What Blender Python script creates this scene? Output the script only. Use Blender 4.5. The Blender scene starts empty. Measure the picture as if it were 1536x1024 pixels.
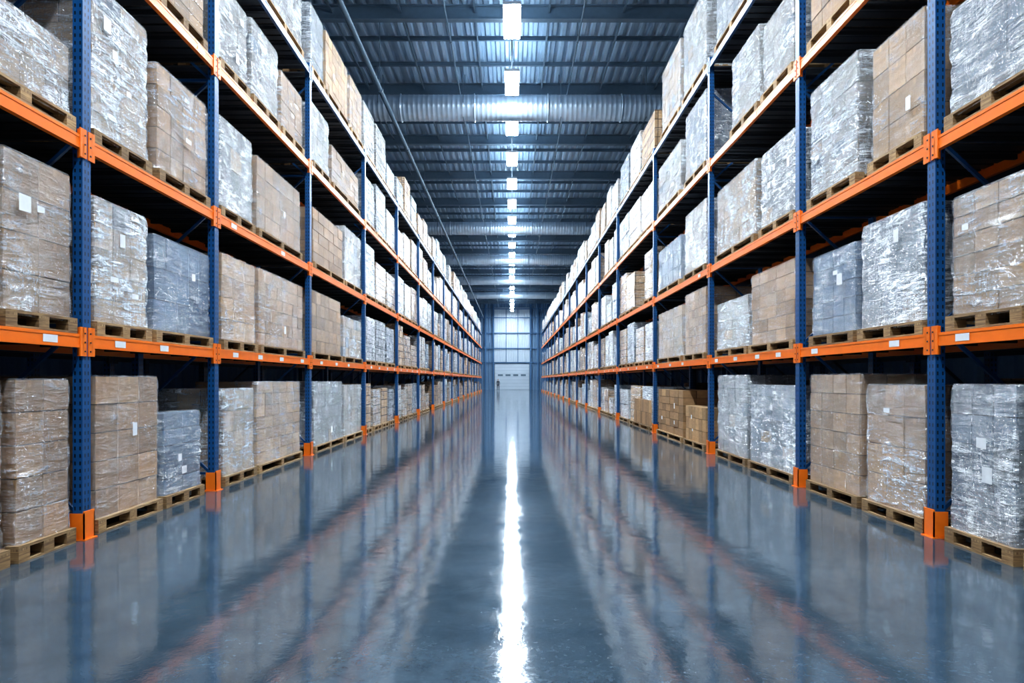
import bpy, math, random
from mathutils import Vector, noise
random.seed(7)
F=1024.0; W=4.29; H=1.6; VX=768.0; VY=570.0
RD=1.2   # rack depth
def dep(px): return F*W/abs(px-VX)
def hgt(px,py): return H+(VY-py)/abs(px-VX)*W

# ---------------------------------------------------------------- materials
def newmat(n):
    m=bpy.data.materials.new(n); m.use_nodes=True
    nt=m.node_tree; b=nt.nodes["Principled BSDF"]
    return m,nt,b
def N(nt,t,**k):
    n=nt.nodes.new(t)
    for a,v in k.items():
        if a.startswith("i_"): n.inputs[a[2:].replace("_"," ")].default_value=v
        else: setattr(n,a,v)
    return n
def math_(nt,op,a,b=None,c=None,clamp=False):
    n=nt.nodes.new("ShaderNodeMath"); n.operation=op; n.use_clamp=clamp
    for i,v in enumerate((a,b,c)):
        if v is None: continue
        if isinstance(v,(int,float)): n.inputs[i].default_value=v
        else: nt.links.new(v,n.inputs[i])
    return n.outputs[0]
def mixc(nt,f,a,b,bt='MIX'):
    n=nt.nodes.new("ShaderNodeMix"); n.data_type='RGBA'; n.blend_type=bt
    for i,v in ((0,f),(6,a),(7,b)):
        if isinstance(v,(int,float)): n.inputs[i].default_value=v
        elif isinstance(v,tuple): n.inputs[i].default_value=v
        else: nt.links.new(v,n.inputs[i])
    return n.outputs[2]
def ramp(nt,f,stops):
    n=nt.nodes.new("ShaderNodeValToRGB"); e=n.color_ramp.elements
    while len(e)<len(stops): e.new(0.5)
    for el,(p,c) in zip(e,stops):
        el.position=p; el.color=c if isinstance(c,tuple) else (c,c,c,1)
    nt.links.new(f,n.inputs[0]); return n.outputs[0]
def sstep(nt,v,a,b):
    n=N(nt,"ShaderNodeMapRange"); n.interpolation_type='SMOOTHSTEP'
    n.inputs[1].default_value=a; n.inputs[2].default_value=b
    nt.links.new(v,n.inputs[0]); return n.outputs[0]
def noise_(nt,vec,scale,detail=4,rough=.55,dist=0):
    n=N(nt,"ShaderNodeTexNoise"); n.inputs['Scale'].default_value=scale
    n.inputs['Detail'].default_value=detail; n.inputs['Roughness'].default_value=rough
    n.inputs['Distortion'].default_value=dist
    if vec is not None: nt.links.new(vec,n.inputs['Vector'])
    return n.outputs[0]
def mapping(nt,vec,sc,rot=(0,0,0),loc=(0,0,0)):
    n=N(nt,"ShaderNodeMapping"); n.inputs['Scale'].default_value=sc
    n.inputs['Rotation'].default_value=rot; n.inputs['Location'].default_value=loc
    nt.links.new(vec,n.inputs['Vector']); return n.outputs[0]
def bump(nt,hs,st,dist=.02):
    n=N(nt,"ShaderNodeBump"); n.inputs['Strength'].default_value=st
    n.inputs['Distance'].default_value=dist; nt.links.new(hs,n.inputs['Height']); return n.outputs[0]

def simple(name,col,rough=.5,metal=0,var=.15,scale=6,bmp=0):
    m,nt,b=newmat(name); tc=N(nt,"ShaderNodeTexCoord")
    n=noise_(nt,tc.outputs['Object'],scale,5)
    lo=tuple(c*(1-var) for c in col)+(1,); hi=tuple(min(1,c*(1+var)) for c in col)+(1,)
    nt.links.new(mixc(nt,n,lo,hi),b.inputs['Base Color'])
    b.inputs['Roughness'].default_value=rough; b.inputs['Metallic'].default_value=metal
    if bmp: nt.links.new(bump(nt,n,bmp),b.inputs['Normal'])
    return m
def wrapnodes(nt):
    uv=N(nt,"ShaderNodeUVMap").outputs[0]
    s1=noise_(nt,mapping(nt,uv,(1.0,4.2,1),(0,0,.22)),2.6,4,.58,1.3)
    s2=noise_(nt,mapping(nt,uv,(1.0,9,1),(0,0,-.28)),2.6,4,.6,.7)
    s3=noise_(nt,mapping(nt,uv,(6,1.1,1),(0,0,.4)),1.6,3,.5,.9)
    big=noise_(nt,uv,1.7,2,.5,.5)
    def ridge(s,k,c=.5):
        d=math_(nt,'ABSOLUTE',math_(nt,'SUBTRACT',s,c))
        return math_(nt,'SUBTRACT',1,math_(nt,'MULTIPLY',d,k),clamp=True)
    lines=math_(nt,'MAXIMUM',ridge(s2,40),math_(nt,'MAXIMUM',ridge(s1,48),ridge(s3,50)))
    h=math_(nt,'ADD',math_(nt,'ADD',s1,math_(nt,'MULTIPLY',s2,.4)),math_(nt,'ADD',math_(nt,'MULTIPLY',s3,.5),math_(nt,'MULTIPLY',lines,.03)))
    folds=math_(nt,'ADD',math_(nt,'MULTIPLY',sstep(nt,s1,.50,.64),.55),math_(nt,'MULTIPLY',sstep(nt,s2,.50,.66),.35))
    folds=math_(nt,'ADD',folds,math_(nt,'MULTIPLY',sstep(nt,s3,.54,.66),.25))
    return uv,folds,lines,big,h
def opac(nt,dens,folds,lines,big):
    """density of the visible milky film: crumpled folds with white glare painted in, over nearly clear film"""
    g=math_(nt,'ADD',math_(nt,'MULTIPLY',sstep(nt,big,.35,.65),.9),.35)
    f=math_(nt,'MULTIPLY',math_(nt,'ADD',folds,math_(nt,'MULTIPLY',lines,.55)),g)
    k=math_(nt,'ADD',math_(nt,'MULTIPLY',dens,1.8),.06)
    o=math_(nt,'ADD',math_(nt,'MULTIPLY',dens,.22),math_(nt,'MULTIPLY',f,k),clamp=True)
    return math_(nt,'MINIMUM',o,.95)

# shrink wrap film (near)
M_wrap,nt,b=newmat("stretch_film")
at=N(nt,"ShaderNodeAttribute",attribute_name="tint")
sep=N(nt,"ShaderNodeSeparateColor"); nt.links.new(at.outputs['Color'],sep.inputs[0])
uv,folds,lines,big,hh=wrapnodes(nt)
o=opac(nt,sep.outputs[0],folds,lines,big)
bp=bump(nt,hh,1.0,.14)
nt.links.new(mixc(nt,sep.outputs[1],(.93,.96,1.0,1),(.58,.72,.90,1)),b.inputs['Base Color'])
b.inputs['Roughness'].default_value=.18; nt.links.new(bp,b.inputs['Normal'])
b.inputs['IOR'].default_value=2.0
tr=N(nt,"ShaderNodeBsdfTransparent"); gl=N(nt,"ShaderNodeBsdfGlossy"); gl.inputs['Roughness'].default_value=.17
nt.links.new(bp,gl.inputs['Normal'])
m1=N(nt,"ShaderNodeMixShader"); nt.links.new(o,m1.inputs[0]); nt.links.new(tr.outputs[0],m1.inputs[1]); nt.links.new(b.outputs[0],m1.inputs[2])
m2=N(nt,"ShaderNodeMixShader"); nt.links.new(m1.outputs[0],m2.inputs[1]); nt.links.new(gl.outputs[0],m2.inputs[2])
nt.links.new(math_(nt,'ADD',math_(nt,'MULTIPLY',sep.outputs[0],.28),.09),m2.inputs[0])
nt.links.new(m2.outputs[0],nt.nodes["Material Output"].inputs[0])

# cartons
M_card,nt,b=newmat("cardboard")
at=N(nt,"ShaderNodeAttribute",attribute_name="tint")
uv=N(nt,"ShaderNodeUVMap").outputs[0]
n=noise_(nt,mapping(nt,uv,(1,3,1)),5,6,.6)
nt.links.new(mixc(nt,1.0,at.outputs['Color'],ramp(nt,n,[(.3,.72),(.7,1.0)]),'MULTIPLY'),b.inputs['Base Color'])
b.inputs['Roughness'].default_value=.65
nt.links.new(bump(nt,noise_(nt,mapping(nt,uv,(1,8,1)),12,3),.15,.01),b.inputs['Normal'])

# opaque wrapped goods (far)
M_goods,nt,b=newmat("wrapped_cartons")
at=N(nt,"ShaderNodeAttribute",attribute_name="tint")
uv,folds,lines,big,hh=wrapnodes(nt)
br=N(nt,"ShaderNodeTexBrick"); nt.links.new(uv,br.inputs['Vector'])
br.inputs['Scale'].default_value=1; br.inputs['Brick Width'].default_value=.42; br.inputs['Row Height'].default_value=.27
br.inputs['Mortar Size'].default_value=.012; br.offset=0
br.inputs['Color1'].default_value=(1,1,1,1); br.inputs['Color2'].default_value=(.68,.68,.68,1); br.inputs['Mortar'].default_value=(.15,.15,.15,1)
cc=mixc(nt,1.0,at.outputs['Color'],br.outputs['Color'],'MULTIPLY')
o=opac(nt,at.outputs['Alpha'],folds,lines,big)
hasw=math_(nt,'GREATER_THAN',at.outputs['Alpha'],.02)
nt.links.new(mixc(nt,math_(nt,'MULTIPLY',math_(nt,'MULTIPLY',o,.85),hasw),cc,(.84,.91,.98,1)),b.inputs['Base Color'])
nt.links.new(math_(nt,'SUBTRACT',.62,math_(nt,'MULTIPLY',hasw,.40)),b.inputs['Roughness'])
b.inputs['IOR'].default_value=1.9
nt.links.new(bump(nt,math_(nt,'SUBTRACT',hh,math_(nt,'MULTIPLY',br.outputs['Fac'],.2)),1.0,.09),b.inputs['Normal'])

# wood
M_wood,nt,b=newmat("pallet_wood")
at=N(nt,"ShaderNodeAttribute",attribute_name="tint")
uv=N(nt,"ShaderNodeUVMap").outputs[0]
n=noise_(nt,mapping(nt,uv,(2,26,1)),2,6,.6,.6); n2=noise_(nt,uv,1.7,4)
c=mixc(nt,ramp(nt,n,[(.35,0.),(.65,1.)]),(.17,.09,.04,1),(.54,.36,.165,1))
c=mixc(nt,math_(nt,'MULTIPLY',n2,.5),c,(.20,.14,.09,1))
nt.links.new(mixc(nt,1.0,c,at.outputs['Color'],'MULTIPLY'),b.inputs['Base Color'])
b.inputs['Roughness'].default_value=.75; nt.links.new(bump(nt,n,.3,.004),b.inputs['Normal'])

# painted steel
def slots(name,col):
    m,nt,b=newmat(name); uv=N(nt,"ShaderNodeUVMap").outputs[0]
    sp=N(nt,"ShaderNodeSeparateXYZ"); nt.links.new(uv,sp.inputs[0])
    a=math_(nt,'ABSOLUTE',math_(nt,'SUBTRACT',math_(nt,'ABSOLUTE',sp.outputs[0]),.026))
    a=math_(nt,'LESS_THAN',a,.008)
    f=math_(nt,'FRACT',math_(nt,'DIVIDE',sp.outputs[1],.075))
    f=math_(nt,'LESS_THAN',f,.5)
    s=math_(nt,'MULTIPLY',a,f)
    tc=N(nt,"ShaderNodeTexCoord"); n=noise_(nt,tc.outputs['Object'],7,6)
    c=mixc(nt,n,tuple(x*.7 for x in col)+(1,),tuple(x*1.2 for x in col)+(1,))
    nt.links.new(mixc(nt,s,c,(.003,.004,.007,1)),b.inputs['Base Color'])
    b.inputs['Roughness'].default_value=.36
    nt.links.new(bump(nt,math_(nt,'SUBTRACT',1,s),.8,.01),b.inputs['Normal'])
    return m
BLUE=(.006,.080,.23); ORG=(.88,.185,.012)
M_post=slots("blue_perforated_steel",BLUE)
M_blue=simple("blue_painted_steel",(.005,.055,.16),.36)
M_shade=simple("shaded_navy_steel",(.006,.025,.07),.5)  # back row rack steel, darkened so the gap shade sits in its colour
M_org=simple("orange_painted_steel",ORG,.34,var=.12)
M_label=simple("paper_label",(.72,.74,.76),.55,var=.06,scale=30)
M_dark=simple("dark_steel_deck",(.035,.04,.05),.5,.3)
M_steel=simple("roof_steel",(.11,.165,.22),.5,.1)
M_rail=simple("rail_dark_steel",(.05,.07,.09),.5,.1)
M_roof=simple("roof_deck",(.34,.46,.58),.42,.15,scale=2)
M_duct=simple("galvanised_duct",(.48,.59,.70),.33,.5,scale=3)
M_wallm=simple("wall_cladding_blue",(.11,.20,.32),.5,scale=1)
M_white=simple("wall_cladding_white",(.48,.56,.64),.4,scale=.6,var=.06)
M_house=simple("lamp_housing",(.5,.52,.55),.4,.5)
M_em,nt,b=newmat("lamp_diffuser")
b.inputs['Emission Color'].default_value=(.82,.92,1,1); b.inputs['Emission Strength'].default_value=260
b.inputs['Base Color'].default_value=(.9,.9,.9,1)
M_fill,nt,b=newmat("ceiling_fill_glow")  # glow for unseen strips added to brighten the ceiling
b.inputs['Emission Color'].default_value=(.66,.84,1,1); b.inputs['Emission Strength'].default_value=75

# floor
M_floor,nt,b=newmat("polished_concrete")
tc=N(nt,"ShaderNodeTexCoord").outputs['Object']
n1=noise_(nt,tc,.55,8,.62,.6); n2=noise_(nt,tc,4,6,.68,.4); n3=noise_(nt,tc,40,3,.6); n4=noise_(nt,tc,1.6,2,.5); n5=noise_(nt,tc,22,5,.7)
c=mixc(nt,ramp(nt,n1,[(.3,0.),(.7,1.)]),(.026,.048,.070,1),(.080,.116,.148,1))
c=mixc(nt,ramp(nt,n2,[(.38,0.),(.68,.6)]),c,(.020,.034,.050,1))
c=mixc(nt,ramp(nt,n5,[(.52,0.),(.72,.35)]),c,(.12,.15,.18,1))
sp=N(nt,"ShaderNodeSeparateXYZ"); nt.links.new(tc,sp.inputs[0])
jx=math_(nt,'LESS_THAN',math_(nt,'ABSOLUTE',math_(nt,'SUBTRACT',math_(nt,'FRACT',math_(nt,'DIVIDE',math_(nt,'ADD',sp.outputs[0],103.2),6.0)),.5)),.0006)
jy=math_(nt,'LESS_THAN',math_(nt,'ABSOLUTE',math_(nt,'SUBTRACT',math_(nt,'FRACT',math_(nt,'DIVIDE',math_(nt,'ADD',sp.outputs[1],100.5),6.0)),.5)),.0006)
j=math_(nt,'MAXIMUM',jx,jy)
nt.links.new(mixc(nt,math_(nt,'MULTIPLY',j,.6),c,(.02,.025,.03,1)),b.inputs['Base Color'])
mott=math_(nt,'ADD',math_(nt,'MULTIPLY',n1,.35),math_(nt,'ADD',math_(nt,'MULTIPLY',n2,.4),math_(nt,'MULTIPLY',n5,.25)))
nt.links.new(ramp(nt,mott,[(.38,.03),(.62,.11)]),b.inputs['Roughness'])
nt.links.new(ramp(nt,mott,[(.40,.68),(.60,.30)]),b.inputs['Specular IOR Level'])
b.inputs['IOR'].default_value=1.85
nt.links.new(bump(nt,math_(nt,'ADD',math_(nt,'ADD',math_(nt,'MULTIPLY',n4,1.2),math_(nt,'MULTIPLY',n2,.5)),math_(nt,'MULTIPLY',n3,.05)),1.0,.0024),b.inputs['Normal'])

# ---------------------------------------------------------------- mesh builder
class MB:
    def __init__(s): s.v=[];s.f=[];s.m=[];s.uv=[];s.t=[];s.sm=[]
    def quad(s,pts,m,uvs,t=(1,1,1,1),sm=False):
        i=len(s.v); s.v+=pts; s.f.append(tuple(range(i,i+len(pts)))); s.m.append(m); s.uv+=uvs; s.t+=[t]*len(pts); s.sm.append(sm)
    def box(s,x0,x1,y0,y1,z0,z1,m=0,t=(1,1,1,1),uo=None,rz=0,sides=6,swap=False):
        if x0>x1:x0,x1=x1,x0
        if y0>y1:y0,y1=y1,y0
        i=len(s.v); ox,oy,oz=uo if uo else (0,0,0)
        P=[(x,y,z) for z in(z0,z1) for y in(y0,y1) for x in(x0,x1)]
        if rz:
            cx,cy=(x0+x1)/2,(y0+y1)/2; c,sn=math.cos(rz),math.sin(rz)
            V=[(cx+(x-cx)*c-(y-cy)*sn,cy+(x-cx)*sn+(y-cy)*c,z) for x,y,z in P]
        else: V=P
        s.v+=V
        for k,(f,ax) in enumerate((((0,4,6,2),0),((1,3,7,5),0),((0,1,5,4),1),((2,6,7,3),1),((4,5,7,6),2),((0,2,3,1),2))):
            s.f.append(tuple(i+q for q in f)); s.m.append(m); s.sm.append(False)
            for q in f:
                x,y,z=P[q]
                u=(y+oy,z+oz) if ax==0 else (x+ox,z+oz) if ax==1 else (y+oy,x+ox)
                s.uv.append((u[1],u[0]) if swap else u); s.t.append(t)
    def beam(s,a,b,w,m,t=(1,1,1,1)):
        a=Vector(a);b=Vector(b);d=(b-a).normalized()
        up=Vector((1,0,0)) if abs(d.x)<.9 else Vector((0,0,1))
        p=d.cross(up).normalized()*w/2; q=d.cross(p).normalized()*w/2
        c=[p+q,p-q,-p-q,-p+q]; i=len(s.v)
        s.v+=[tuple(a+k) for k in c]+[tuple(b+k) for k in c]
        L=(b-a).length
        for k in range(4):
            l=(k+1)%4
            s.f.append((i+k,i+l,i+4+l,i+4+k)); s.m.append(m); s.sm.append(False); s.t+=[t]*4; s.uv+=[(0,0),(w,0),(w,L),(0,L)]
        for f in ((i+3,i+2,i+1,i),(i+4,i+5,i+6,i+7)):
            s.f.append(f); s.m.append(m); s.sm.append(False); s.t+=[t]*4; s.uv+=[(0,0)]*4
    def tube(s,a,b,r,m,n=12,rings=None):
        a=Vector(a);b=Vector(b);d=(b-a).normalized()
        up=Vector((0,0,1)) if abs(d.z)<.9 else Vector((1,0,0))
        p=d.cross(up).normalized(); q=d.cross(p).normalized()
        rings=rings or [(0,r),(1,r)]
        i=len(s.v)
        for tt,rr in rings:
            c=a.lerp(b,tt)
            for k in range(n):
                an=2*math.pi*k/n; s.v.append(tuple(c+p*math.cos(an)*rr+q*math.sin(an)*rr))
        for j in range(len(rings)-1):
            for k in range(n):
                l=(k+1)%n
                s.f.append((i+j*n+k,i+j*n+l,i+(j+1)*n+l,i+(j+1)*n+k)); s.m.append(m); s.sm.append(True)
                s.uv+=[(0,0)]*4; s.t+=[(1,1,1,1)]*4
        for f in (tuple(range(i+n-1,i-1,-1)),tuple(range(i+(len(rings)-1)*n,i+len(rings)*n))):
            s.f.append(f); s.m.append(m); s.sm.append(False); s.uv+=[(0,0)]*n; s.t+=[(1,1,1,1)]*n
    def obj(s,name,mats,loc=(0,0,0)):
        me=bpy.data.meshes.new(name); me.from_pydata(s.v,[],s.f)
        for m in mats: me.materials.append(m)
        me.polygons.foreach_set("material_index",s.m); me.polygons.foreach_set("use_smooth",s.sm)
        u=me.uv_layers.new(name="UVMap"); u.data.foreach_set("uv",[c for p in s.uv for c in p])
        ca=me.color_attributes.new("tint",'FLOAT_COLOR','CORNER'); ca.data.foreach_set("color",[c for p in s.t for c in p])
        me.update()
        o=bpy.data.objects.new(name,me); o.location=loc; bpy.context.scene.collection.objects.link(o); return o

# ---------------------------------------------------------------- pallet loads
PH=.15
def pallet(mb,cx,cy,dx,dy,z,mi,detail=True):
    """timber block pallet, dx across rack, dy along the aisle"""
    r=random.random(); k=.65+.5*r; T=(k,k*(.95+.05*r),k*(.9+.1*r),1)
    x0,x1,y0,y1=cx-dx/2,cx+dx/2,cy-dy/2,cy+dy/2
    uo=(random.random()*9,random.random()*9,random.random()*9)
    bw=.12
    for xx in (x0,cx-bw/2,x1-bw):
        mb.box(xx,xx+bw,y0,y1,z,z+.02,mi,T,uo)
        for yy in (y0,cy-.07,y1-.14):
            kk=k*random.uniform(.85,1.1)
            mb.box(xx,xx+bw,yy,yy+.14,z+.02,z+.105,mi,(kk,kk*.93,kk*.85,1),uo)
    if detail:
        for yy in (y0,cy-.07,y1-.14): mb.box(x0,x1,yy,yy+.14,z+.105,z+.125,mi,T,uo,swap=True)
        n=6; st=(dx-.12)/(n-1)
        for i in range(n): mb.box(x0+i*st,x0+i*st+.12,y0,y1,z+.125,z+PH,mi,T,uo)
    else: mb.box(x0,x1,y0,y1,z+.105,z+PH,mi,T,uo)
BROWN=[(.46,.265,.125),(.39,.225,.105),(.52,.315,.15),(.43,.27,.145)]
PALE=[(.42,.28,.165),(.22,.235,.26),(.34,.30,.26),(.15,.195,.26)]
GREY=[(.09,.16,.27),(.12,.19,.30),(.07,.13,.22)]
KIND={'B':(BROWN,.09,.1),'M':(BROWN,.22,.1),'P':(BROWN,0,0),'W':(PALE,.42,.15),'G':(GREY,.30,.45),'V':(PALE,.66,.03)}
def near_load(s,y0,y1,z0,z1,kind,layers=None):
    """one wooden pallet with individually modelled cartons and wrinkled film"""
    cols,dens,blu=KIND[kind]
    w=y1-y0; cy=(y0+y1)/2; D=1.12; xc=s*(W+.02+D/2)
    mb=MB()
    pallet(mb,0,0,D+.03,w,0,1)
    h=z1-z0-PH; inset=.035
    base=random.choice(cols)
    lh=random.choice((.2,.24,.3,.36)) if kind!='W' else random.choice((.2,.26,.3))
    nl=layers or max(2,round(h/lh)); lh=h/nl
    cw=random.choice((.3,.38,.45)); ny=max(2,round((w-2*inset)/cw)); nx=3
    bw=(w-2*inset)/ny; bd=(D-2*inset)/nx
    for l in range(nl):
        for j in range(ny):
            for i in range(nx):
                if 0<i<nx-1 and 0<j<ny-1 and l<nl-1: continue
                k=random.uniform(.68,1.15); t=tuple(c*k for c in base)
                if random.random()<.12: c2=random.choice(cols); t=tuple(c*k for c in c2)
                jx,jy=random.uniform(-.006,.006),random.uniform(-.004,.004)
                X0=-D/2+inset+i*bd+jx; Y0=-w/2+inset+j*bw+jy; Z=PH+l*lh
                g=.006
                mb.box(X0+g,X0+bd-g,Y0+g,Y0+bw-g,Z+.001,Z+lh-.010,0,t+(1,),(random.random()*9,random.random()*9,random.random()*9),rz=random.uniform(-.006,.006))
                fi=(nx-1) if s<0 else 0
                if i==fi and kind in 'BPM' and lh>.22:
                    xf=(X0+bd-g+.0025) if s<0 else (X0+g-.0025); ym=Y0+bw/2
                    tt=tuple(c*1.3 for c in t)+(1,)
                    zz=Z+lh-.011
                    p=[(xf,ym-.025,zz-.07),(xf,ym+.025,zz-.07),(xf,ym+.025,zz),(xf,ym-.025,zz)]
                    if s>0: p.reverse()
                    mb.quad(p,0,[(0,0)]*4,tt)
    mb.box(-D/2+inset+.02,D/2-inset-.02,-w/2+inset+.02,w/2-inset-.02,PH,PH+h-.02,0,tuple(c*.2 for c in base)+(1,))  # core colour darkened to paint shade into the carton gaps
    fx=(D/2-inset+.04)*(-s)
    if random.random()<.55:
        for _ in range(random.choice((1,1,2,3))):
            a=random.uniform(-w/2+.12,w/2-.3); zz=random.uniform(PH+.15,PH+h-.3); lw=random.choice((.09,.13,.1,.15)); l2=random.choice((.06,.1,.15))
            p=[(fx,a,zz),(fx,a+lw,zz+.006),(fx,a+lw,zz+l2),(fx,a,zz+l2)]
            if s>0: p.reverse()
            mb.quad(p,3,[(0,0)]*4)
    if dens>0:
        dn=max(.03,dens+random.uniform(-.05,.08)); bl=max(0,min(1,blu+random.uniform(-.1,.15)))
        uo,vo=random.random()*50,random.random()*50
        o=.012; hx,hy=D/2-inset+o,w/2-inset+o; r=.03
        pts=[]
        def seg(a,b,n):
            for q in range(n):
                t=q/n; pts.append((a[0]+(b[0]-a[0])*t,a[1]+(b[1]-a[1])*t))
        nn=14
        seg((-hx+r,-hy),(hx-r,-hy),nn); seg((hx-r,-hy),(hx,-hy+r),1)
        seg((hx,-hy+r),(hx,hy-r),nn+4); seg((hx,hy-r),(hx-r,hy),1)
        seg((hx-r,hy),(-hx+r,hy),nn); seg((-hx+r,hy),(-hx,hy-r),1)
        seg((-hx,hy-r),(-hx,-hy+r),nn+4); seg((-hx,-hy+r),(-hx+r,-hy),1)
        n=len(pts); per=[0]
        for k in range(n): 
            a,b_=pts[k],pts[(k+1)%n]; per.append(per[-1]+math.dist(a,b_))
        nz=nl*4
        sd=Vector((uo,vo,0)); i0=len(mb.v)
        for q in range(nz+1):
            z=PH-.04+(h+.045)*q/nz
            pinch=-.006 if (q%4==0 and 0<q<nz) else .004
            for (x,y) in pts:
                d=noise.noise(Vector((x*3,y*3,z*5))+sd)*.014+pinch
                if q==nz: d=-.012
                nxn=(x/hx if abs(x)/hx>.9 else 0); nyn=(y/hy if abs(y)/hy>.9 else 0)
                mb.v.append((x+nxn*d,y+nyn*d,z))
        T=(dn,bl,0,1)
        for q in range(nz):
            for k in range(n):
                l=(k+1)%n
                mb.f.append((i0+q*n+k,i0+q*n+l,i0+(q+1)*n+l,i0+(q+1)*n+k)); mb.m.append(2); mb.sm.append(True); mb.t+=[T]*4
                v0=vo+q*(h/nz); v1=v0+h/nz
                mb.uv+=[(uo+per[k],v0),(uo+per[k+1],v0),(uo+per[k+1],v1),(uo+per[k],v1)]
        i1=i0+nz*n
        mb.f.append(tuple(i1+k for k in range(n))); mb.m.append(2); mb.sm.append(False); mb.t+=[T]*n
        mb.uv+=[(uo+p[0],vo+p[1]) for p in pts]
    name='wrapped_pallet_load' if kind in 'WGV' else 'carton_pallet_load'
    return mb.obj(name,[M_card,M_wood,M_wrap,M_label],(xc,cy,z0))

def far_load(mb,xc,y0,y1,z0,z1,kind,dim=1):
    cols,dens,blu=KIND[kind]; w=y1-y0; D=1.1
    pallet(mb,xc,(y0+y1)/2,D+.03,w,z0,1,False)
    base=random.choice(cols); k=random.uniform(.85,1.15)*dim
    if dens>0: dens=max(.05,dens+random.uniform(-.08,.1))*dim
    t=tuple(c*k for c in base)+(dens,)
    uo=(random.random()*60,random.random()*60,random.random()*60)
    a=random.uniform(.02,.06)
    z=z0+PH; n=random.choice((1,2,3)); hh_=(z1-z)/n
    for q in range(n):
        j=random.uniform(-.012,.012)
        mb.box(xc-D/2+.03+j,xc+D/2-.03+j,y0+a+j,y1-a+j,z,z+hh_-.006,0,t,uo,rz=random.uniform(-.006,.006)); z+=hh_

LV={-1:[0,2.06,4.04,6.22,8.22],1:[0,2.08,4.06,6.35,8.5]}
UP={-1:[dep(x) for x in (130,325,466,548,597)],1:[dep(x) for x in (1397,1196,1063,980,925)]}
for s in(-1,1):
    L=UP[s]
    while L[-1]<93: L.append(L[-1]+5.9)
    while L[0]>-4: L.insert(0,L[0]-3.1)
SPEC={-1:{
 0:[(-90,20,568,'B'),(24,118,568,'M'),(145,247,563,'B'),(248,309,620,'G'),(337,387,583,'W'),(388,455,572,'M'),(473,517,572,'W'),(518,545,577,'W')],
 1:[(-100,2,208,'B'),(4,120,212,'M'),(143,231,290,'W'),(233,322,348,'G'),(335,389,377,'M'),(391,459,400,'M'),(470,515,433,'B'),(517,545,473,'W')],
 2:[(-60,118,-60,'V'),(138,231,-40,'V'),(238,318,88,'M'),(331,385,168,'V'),(388,455,230,'M'),(472,518,308,'B'),(519,544,337,'W')],
 3:[(150,232,-360,'V'),(240,314,-200,'B'),(330,377,-40,'V'),(380,422,22,'V'),(424,458,102,'M'),(470,497,150,'V'),(500,541,215,'M')],
 4:[(335,392,-330,'W'),(396,457,-170,'V'),(468,489,0,'W'),(491,525,42,'B'),(527,546,110,'M')]},
 1:{
 0:[(1690,1530,577,'W'),(1524,1413,577,'W'),(1386,1290,577,'M'),(1287,1207,560,'B'),(1190,1120,578,'W'),(1118,1072,562,'W'),(1056,1024,625,'P'),(1022,984,585,'P'),(974,948,600,'P')],
 1:[(1640,1540,230,'W'),(1537,1414,250,'M'),(1386,1283,298,'V'),(1281,1211,360,'G'),(1190,1121,385,'B'),(1120,1071,440,'W'),(1056,1024,428,'M'),(1021,985,456,'M')],
 2:[(1560,1412,-100,'V'),(1385,1298,2,'M'),(1284,1208,70,'V'),(1190,1136,188,'V'),(1131,1071,235,'W'),(1057,1024,295,'V'),(1019,985,350,'G')],
 3:[(1380,1296,-250,'V'),(1284,1208,-130,'B'),(1188,1139,-25,'V'),(1136,1093,32,'V'),(1057,1025,130,'V'),(1019,985,207,'W')],
 4:[(1186,1130,-280,'V'),(1125,1070,-130,'W'),(1057,1022,-50,'V'),(1018,990,50,'W')]}}
nearY={-1:dep(548),1:dep(980)}
kinds='BBMMWWWWVVVGP'
for s in(-1,1):
    for lv,lst in SPEC[s].items():
        z0=LV[s][lv]; ymin=1e9
        for (a,b,ty,k) in lst:
            y0,y1=dep(a),dep(b)
            zt=max(z0+.5,hgt(a,ty)); 
            if lv<4: zt=min(zt,LV[s][lv+1]-.2)
            else: zt=min(zt,z0+1.95)
            if ty==625: zt=.98
            ymin=min(ymin,y0)
            near_load(s,y0+.04,y1-.03,z0,zt,k)
        y=ymin-.15
        for i in range(len(UP[s])-1):
            a,b=UP[s][i]+.12,UP[s][i+1]-.12
            if b>y: 
                b=y
            if b-a<1.0: 
                if UP[s][i]>y: break
                continue
            n=max(1,int((b-a)/1.25)); st=(b-a)/n
            for q in range(n):
                if UP[s][i]<-3: continue
                near_load(s,a+q*st+.04,a+(q+1)*st-.04,z0,z0+random.uniform(1.35,1.7),random.choice(kinds))
            if b==y: break
for s in(-1,1):
    mb=MB()
    for i in range(len(UP[s])-1):
        a,b=UP[s][i]+.13,UP[s][i+1]-.13
        if a<nearY[s]: continue
        for lv in range(5):
            n=random.choice((3,3,4)); st=(b-a)/n
            for q in range(n):
                if random.random()<.04: continue
                w=st-random.uniform(.08,.35)
                hh_=random.uniform(1.3,1.72) if lv else random.uniform(1.1,1.7)
                if random.random()<.15: hh_*=.7
                k=random.choice('BBMMMWWWWVVVG' if lv<3 else 'BMMWWWVVVV')
                far_load(mb,s*(W+.6),a+q*st,a+q*st+w,LV[s][lv],LV[s][lv]+hh_,k)
    mb.obj("stacked_pallet_loads",[M_goods,M_wood])
    mb=MB(); y=1
    while y<94:
        for lv in range(5):
            for q in range(2):
                if random.random()<.12: continue
                far_load(mb,s*(W+2.1),y+q*1.45,y+q*1.45+1.3,LV[s][lv],LV[s][lv]+random.uniform(1.1,1.65),random.choice(kinds),.5)  # dim darkens the back row colours to paint in gap shade
        y+=3.0
    mb.obj("back_row_pallet_loads",[M_goods,M_wood])

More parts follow.
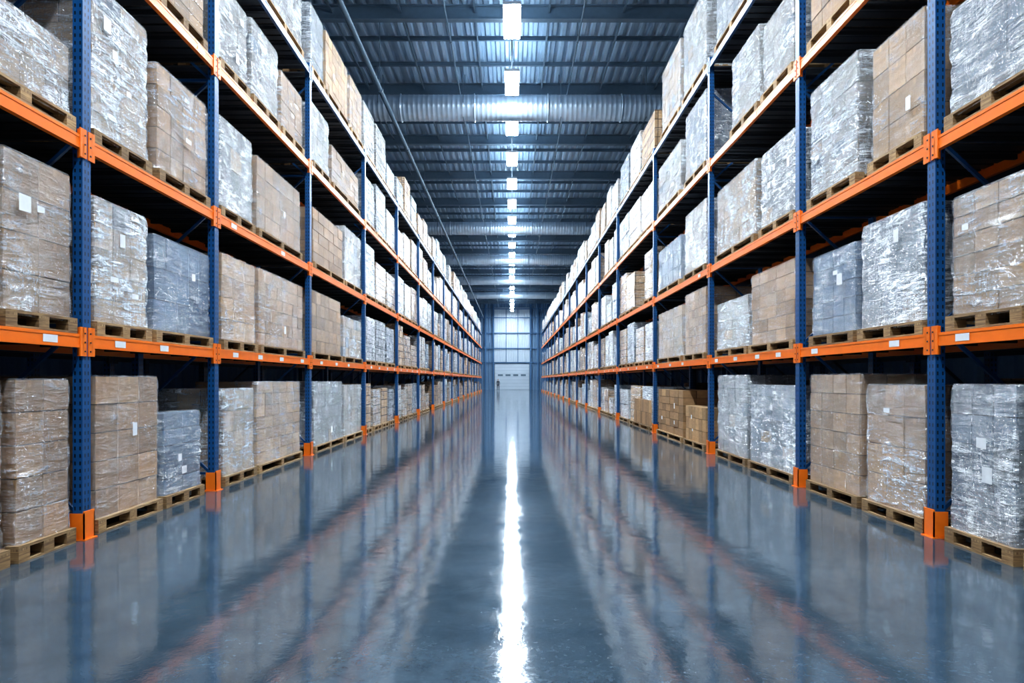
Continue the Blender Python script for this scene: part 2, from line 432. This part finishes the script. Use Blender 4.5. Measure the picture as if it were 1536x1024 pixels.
# ---------------------------------------------------------------- racks
def rack(s,x0,ups,name,lab=True):
    mb=MB(); X=lambda v:s*(x0+v)
    top=LV[s][4]+.12
    for y in ups:
        for fx in (0,RD-.1):
            cx=s*(x0+fx+.05)
            mb.box(cx-.05,cx+.05,y-.06,y+.06,.012,top,0,uo=(-cx,-y,0))
            mb.box(cx-.05,cx+.05,y-.066,y-.06,.012,top,0,uo=(-cx,-y,0)); mb.box(cx-.05,cx+.05,y+.06,y+.066,.012,top,0,uo=(-cx,-y,0))
            mb.box(cx-.1,cx+.1,y-.1,y+.1,0,.012,2)
        h=.29; g=.012
        fo=s*(x0-.028)
        mb.box(fo,fo+s*g,y-.085,y+.085,.0,h,2)
        for yy in (y-.085,y+.085-g): mb.box(fo,s*(x0+.12),yy,yy+g,0,h*.93,2)
        zz=.25;k=0
        while zz+.95<top:
            a=(X(.08),y,zz); b=(X(RD-.08),y,zz+.95)
            if k%2: a,b=(X(RD-.08),y,zz),(X(.08),y,zz+.95)
            mb.beam(a,b,.035,1)
            if k%2==0: mb.beam((X(.05),y,zz),(X(RD-.05),y,zz),.035,1)
            zz+=.95;k+=1
    for i in range(len(ups)-1):
        a,b=ups[i]+.067,ups[i+1]-.067
        for lv in range(1,5):
            z=LV[s][lv]; m=2 if lv<4 else 1
            for fx,fw in ((.0,.05),(RD-.05,.05)):
                mb.box(X(fx),X(fx+fw),a,b,z-.135,z-.002,m)
                if fx==0: mb.box(X(-.004),X(.0),a,b,z-.135,z-.105,m); mb.box(X(-.004),X(.0),a,b,z-.03,z-.002,m)
            for yy,d in ((a,1),(b,-1)):
                mb.box(X(-.012),X(.002),yy-.05*d,yy+.05*d,z-.22,z+.07,m)
                mb.box(X(-.012),X(.05),yy,yy+.006*d,z-.22,z+.07,m)
                for q in range(3): mb.box(X(-.018),X(-.012),yy-.03*d,yy-.015*d,z-.18+q*.09,z-.165+q*.09,3)
            # slatted steel deck
            n=max(6,int((b-a)/.2)); st=(b-a)/n
            for q in range(n):
                yy=a+(q+.5)*st; hw=st*.37
                mb.box(X(.05),X(RD-.05),yy-hw,yy+hw,z-.03,z-.004,3)
                if q%3==1: mb.box(X(.05),X(RD-.05),yy-.02,yy+.02,z-.08,z-.03,3)
            if lab and lv<4 :
                n=3 if b-a<3.5 else 4
                for q in range(n):
                    yy=a+(b-a)*(q+.5)/n+random.uniform(-.1,.1)
                    if random.random()<(.85 if lv==1 else .15):
                        mb.box(X(-.0065),X(-.004),yy-.1,yy+.1,z-.105,z-.035,4)
    return mb.obj(name,[M_post,M_blue,M_org,M_dark,M_label] if lab else [M_post,M_shade,M_shade,M_dark,M_label])
for s in(-1,1):
    rack(s,W,UP[s],"pallet_rack")
    ups=[1-.1+3.0*i for i in range(32)]
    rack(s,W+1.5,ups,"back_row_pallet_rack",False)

# ---------------------------------------------------------------- shell
YN,YF=-9.0,116.0; XW=12.5; CZ=14.7
mb=MB(); mb.box(-XW,XW,YN,YF,-.2,0,0); mb.obj("floor",[M_floor])
def corrug(mb,axis,a0,a1,b0,b1,pos,pitch,depth,mi,flip=1):
    n=int((a1-a0)/pitch); prof=[]
    for i in range(n):
        o=a0+i*pitch
        prof+=[(o,0),(o+pitch*.35,0),(o+pitch*.5,depth),(o+pitch*.85,depth)]
    prof.append((a1,0))
    def P(a,b,d):
        if axis=='ceil': return (a,b,pos+d)
        if axis=='x': return (pos+d*flip,a,b)
        if axis=='y': return (a,pos+d*flip,b)
    for (p,d),(q,e) in zip(prof,prof[1:]):
        mb.quad([P(p,b0,d),P(q,b0,e),P(q,b1,e),P(p,b1,d)],mi,[(p,b0),(q,b0),(q,b1),(p,b1)])
mb=MB(); corrug(mb,'ceil',-XW,XW,YN,YF,CZ,.36,.14,0); mb.box(-XW,XW,YN,YF,CZ+.16,CZ+.24,0); mb.obj("ceiling",[M_roof])
for s,nm in((-1,"wall_left"),(1,"wall_right")):
    mb=MB(); corrug(mb,'x',YN,YF,0,CZ+.2,s*XW,.5,.05,0,s); mb.box(s*(XW+.06),s*(XW+.14),YN,YF,0,CZ+.2,0); mb.obj(nm,[M_wallm])
mb=MB(); mb.box(-XW,XW,YN-.1,YN,0,CZ+.2,0); mb.obj("wall_rear",[M_white])
mb=MB()
corrug(mb,'y',-XW,XW,0,CZ+.2,YF,.45,.06,0); mb.box(-XW,XW,YF+.08,YF+.15,0,CZ+.2,0)
corrug(mb,'y',-3.0,3.0,4.6,CZ-.8,YF-.06,.3,.04,1)
mb.obj("wall_far",[M_wallm,M_white])
mb=MB()
for x in (-9,-6.1,6.1,9): mb.box(x-.15,x+.15,YF-.3,YF-.07,0,CZ-.3,0)
for x in(-3.15,3.15,-4.5,4.4): mb.box(x-.12,x+.12,YF-.3,YF-.07,0,CZ-.3,0)
for z in (4.6,7.0,9.6,12.2,13.7): mb.box(-XW+.1,XW-.1,YF-.24,YF-.07,z-.08,z+.08,0)
for x in (-1,1): mb.box(x-.05,x+.05,YF-.2,YF-.07,4.5,13.7,0)
mb.obj("trim_1",[simple("blue_column",(.05,.14,.28),.45)])
mb=MB()
for q in range(8): mb.box(-2.9,2.9,YF-.2,YF-.14,.02+q*.54,.02+q*.54+.52,0)
mb.box(-3.02,-2.9,YF-.26,YF-.1,0,4.4,1); mb.box(2.9,3.02,YF-.26,YF-.1,0,4.4,1); mb.box(-3.02,3.02,YF-.26,YF-.1,4.35,4.45,1)
for q in range(4): mb.box(-2.4+q*1.3,-2.4+q*1.3+.85,YF-.21,YF-.2,2.3,2.6,1)
mb.obj("door_1",[M_white,M_steel])

# roof steel
mb=MB(); 
def ibeamx(y,z,h,w,t=.02):
    mb.box(-XW+.1,XW-.1,y-w/2,y+w/2,z-h,z-h+t,0); mb.box(-XW+.1,XW-.1,y-w/2,y+w/2,z-t,z,0); mb.box(-XW+.1,XW-.1,y-.008,y+.008,z-h,z,0)
y=-7.6;k=0
while y<YF-1:
    if k%3==0: ibeamx(y,CZ-.02,.5,.26,.03)
    else: ibeamx(y,CZ-.02,.16,.09)
    y+=2.1;k+=1
for x in (-9,-6.3,-3.9,-1.3,1.3,3.9,6.3,9):
    mb.box(x-.03,x+.03,YN+.2,YF-.5,CZ-.26,CZ-.20,0)
mb.obj("roof_beams",[M_steel])
for (x,z,r) in ((-4.75,12.05,.085),(-2.2,13.75,.03),(2.35,13.75,.03)):
    mb=MB(); mb.tube((x,YN+.3,z),(x,YF-.7,z),r,0)
    y=-7
    while y<YF-2:
        mb.box(x-.01,x+.01,y-.02,y+.02,z,CZ-.03,0); mb.tube((x,y,z),(x,y+.12,z),r*1.35,0)
        y+=6.3
    mb.obj("sprinkler_pipe" if r>.04 else "cable_conduit",[M_steel])
mb=MB()
mb.tube((0,YN+.3,13.62),(0,YF-.7,13.62),.03,0,8)
y=-6.5
while y<YF-2: mb.box(-.01,.01,y-.01,y+.01,13.62,CZ-.03,0); y+=4.5
mb.obj("lighting_rail",[M_rail])
for y,r,z in ((28.5,.52,12.95),(51.05,.46,12.95),(64.55,.46,12.95),(78.05,.46,12.95),(91.5,.46,12.95)):
    mb=MB(); R=[]; n=120
    for q in range(n+1):
        t=q/n
        for dt,rr in ((-.0012,r),(0,r+.014),(.0012,r)):
            if 0<=t+dt<=1: R.append((t+dt,rr))
        if q%15==7: R+= [(t+.002,r),(t+.0021,r+.05),(t+.0035,r+.05),(t+.0036,r)]
    R.sort(key=lambda a:a[0])
    mb.tube((-XW+.3,y,z),(XW-.3,y,z),r,0,32,R)
    for x in (-9,-5.5,-2,2,5.5,9):
        mb.box(x-.015,x+.015,y-r-.05,y-r-.04,z,CZ-.1,1); mb.box(x-.015,x+.015,y+r+.04,y+r+.05,z,CZ-.1,1)
        mb.box(x-.015,x+.015,y-r-.05,y+r+.05,z-r-.06,z-r-.05,1)
    mb.obj("air_duct",[M_duct,M_steel])
y=21.8-4.5*6
while y<YF-2:
    mb=MB()
    mb.box(-.28,.28,-1.05,1.05,.02,.12,0); mb.box(-.1,.1,-.6,.6,.12,.2,0)
    mb.box(-.25,.25,-1.0,1.0,-.01,.02,1)
    for xx in (-.25,.13): mb.box(xx,xx+.12,-1.0,1.0,.12,.13,2)  # added fill strips that glow up at the roof
    for yy in(-.85,.85): mb.box(-.012,.012,yy-.012,yy+.012,.12,.585,0)
    mb.obj("high_bay_light",[M_house,M_em,M_fill],(0,y,13.0))
    y+=4.5

# ---------------------------------------------------------------- distant worker
def worker(loc):
    e=bpy.data.objects.new("warehouse_worker",None); bpy.context.scene.collection.objects.link(e); e.location=loc
    def skin(nm,vs,es,rs,mat,sub=2):
        me=bpy.data.meshes.new(nm); me.from_pydata(vs,es,[]); o=bpy.data.objects.new(nm,me)
        bpy.context.scene.collection.objects.link(o); o.parent=e
        md=o.modifiers.new("s",'SKIN'); md.use_smooth_shade=True
        for v,r in zip(me.skin_vertices[0].data,rs): v.radius=(r,r*.85)
        me.skin_vertices[0].data[0].use_root=True
        sb=o.modifiers.new("u",'SUBSURF'); sb.levels=sub; sb.render_levels=sub
        me.materials.append(mat); return o
    dk=simple("dark_workwear",(.03,.035,.05),.8); sk=simple("skin",(.5,.3,.22),.5); ves=simple("work_jacket",(.05,.055,.07),.7)
    skin("trousers",[(0,0,.95),(-.1,0,.9),(-.12,.03,.5),(-.13,-.02,.08),(-.13,-.14,.04),(.1,0,.9),(.13,-.08,.5),(.14,-.12,.08),(.14,-.26,.04)],
         [(0,1),(1,2),(2,3),(3,4),(0,5),(5,6),(6,7),(7,8)],[.14,.1,.075,.055,.045,.1,.075,.055,.045],dk)
    skin("jacket",[(0,0,.98),(0,0,1.2),(0,0,1.42),(0,0,1.5),(-.19,0,1.42),(-.25,.03,1.14),(-.24,-.08,.9),(.19,0,1.42),(.25,.05,1.14),(.25,-.02,.88)],
         [(0,1),(1,2),(2,3),(2,4),(4,5),(5,6),(2,7),(7,8),(8,9)],[.15,.155,.13,.06,.07,.052,.04,.07,.052,.04],ves)
    skin("head",[(0,0,1.5),(0,-.01,1.6),(0,-.01,1.68),(0,0,1.76)],[(0,1),(1,2),(2,3)],[.05,.085,.095,.06],sk)
    skin("hair",[(0,.03,1.66),(0,.02,1.73),(0,0,1.78)],[(0,1),(1,2)],[.09,.1,.05],dk)
    for sx,p in((-1,(-.24,-.08,.9)),(1,(.25,-.02,.88))):
        x,y,z=p; vs=[(x,y,z),(x,y-.01,z-.08)];es=[(0,1)];rs=[.03,.035]
        for q in range(4):
            a=len(vs); fy=y-.04+q*.02
            vs+=[(x,fy,z-.12),(x-.005*sx,fy-.01,z-.175+abs(q-1.5)*.01)]; es+=[(1,a),(a,a+1)]; rs+=[.01,.008]
        a=len(vs); vs+=[(x-.02*sx,y-.05,z-.08),(x-.02*sx,y-.065,z-.12)]; es+=[(0,a),(a,a+1)]; rs+=[.011,.009]
        skin("hand",vs,es,rs,sk,1)
worker((-2.1,103,0))

# ---------------------------------------------------------------- world, camera, look
w=bpy.data.worlds.new("World"); bpy.context.scene.world=w; w.use_nodes=True
w.node_tree.nodes["Background"].inputs[0].default_value=(.5,.65,.85,1); w.node_tree.nodes["Background"].inputs[1].default_value=.3
cam=bpy.data.cameras.new("camera"); co=bpy.data.objects.new("camera",cam); bpy.context.scene.collection.objects.link(co)
cam.sensor_width=36; cam.lens=24; cam.shift_y=(VY-512)/1536; cam.clip_end=400
co.location=(0,0,H); co.rotation_euler=(math.radians(90),0,0)
bpy.context.scene.camera=co
vs=bpy.context.scene.view_settings
vs.view_transform='Standard'; vs.exposure=-.22
try: vs.look='Medium High Contrast'
except Exception as ex: print("look",ex)
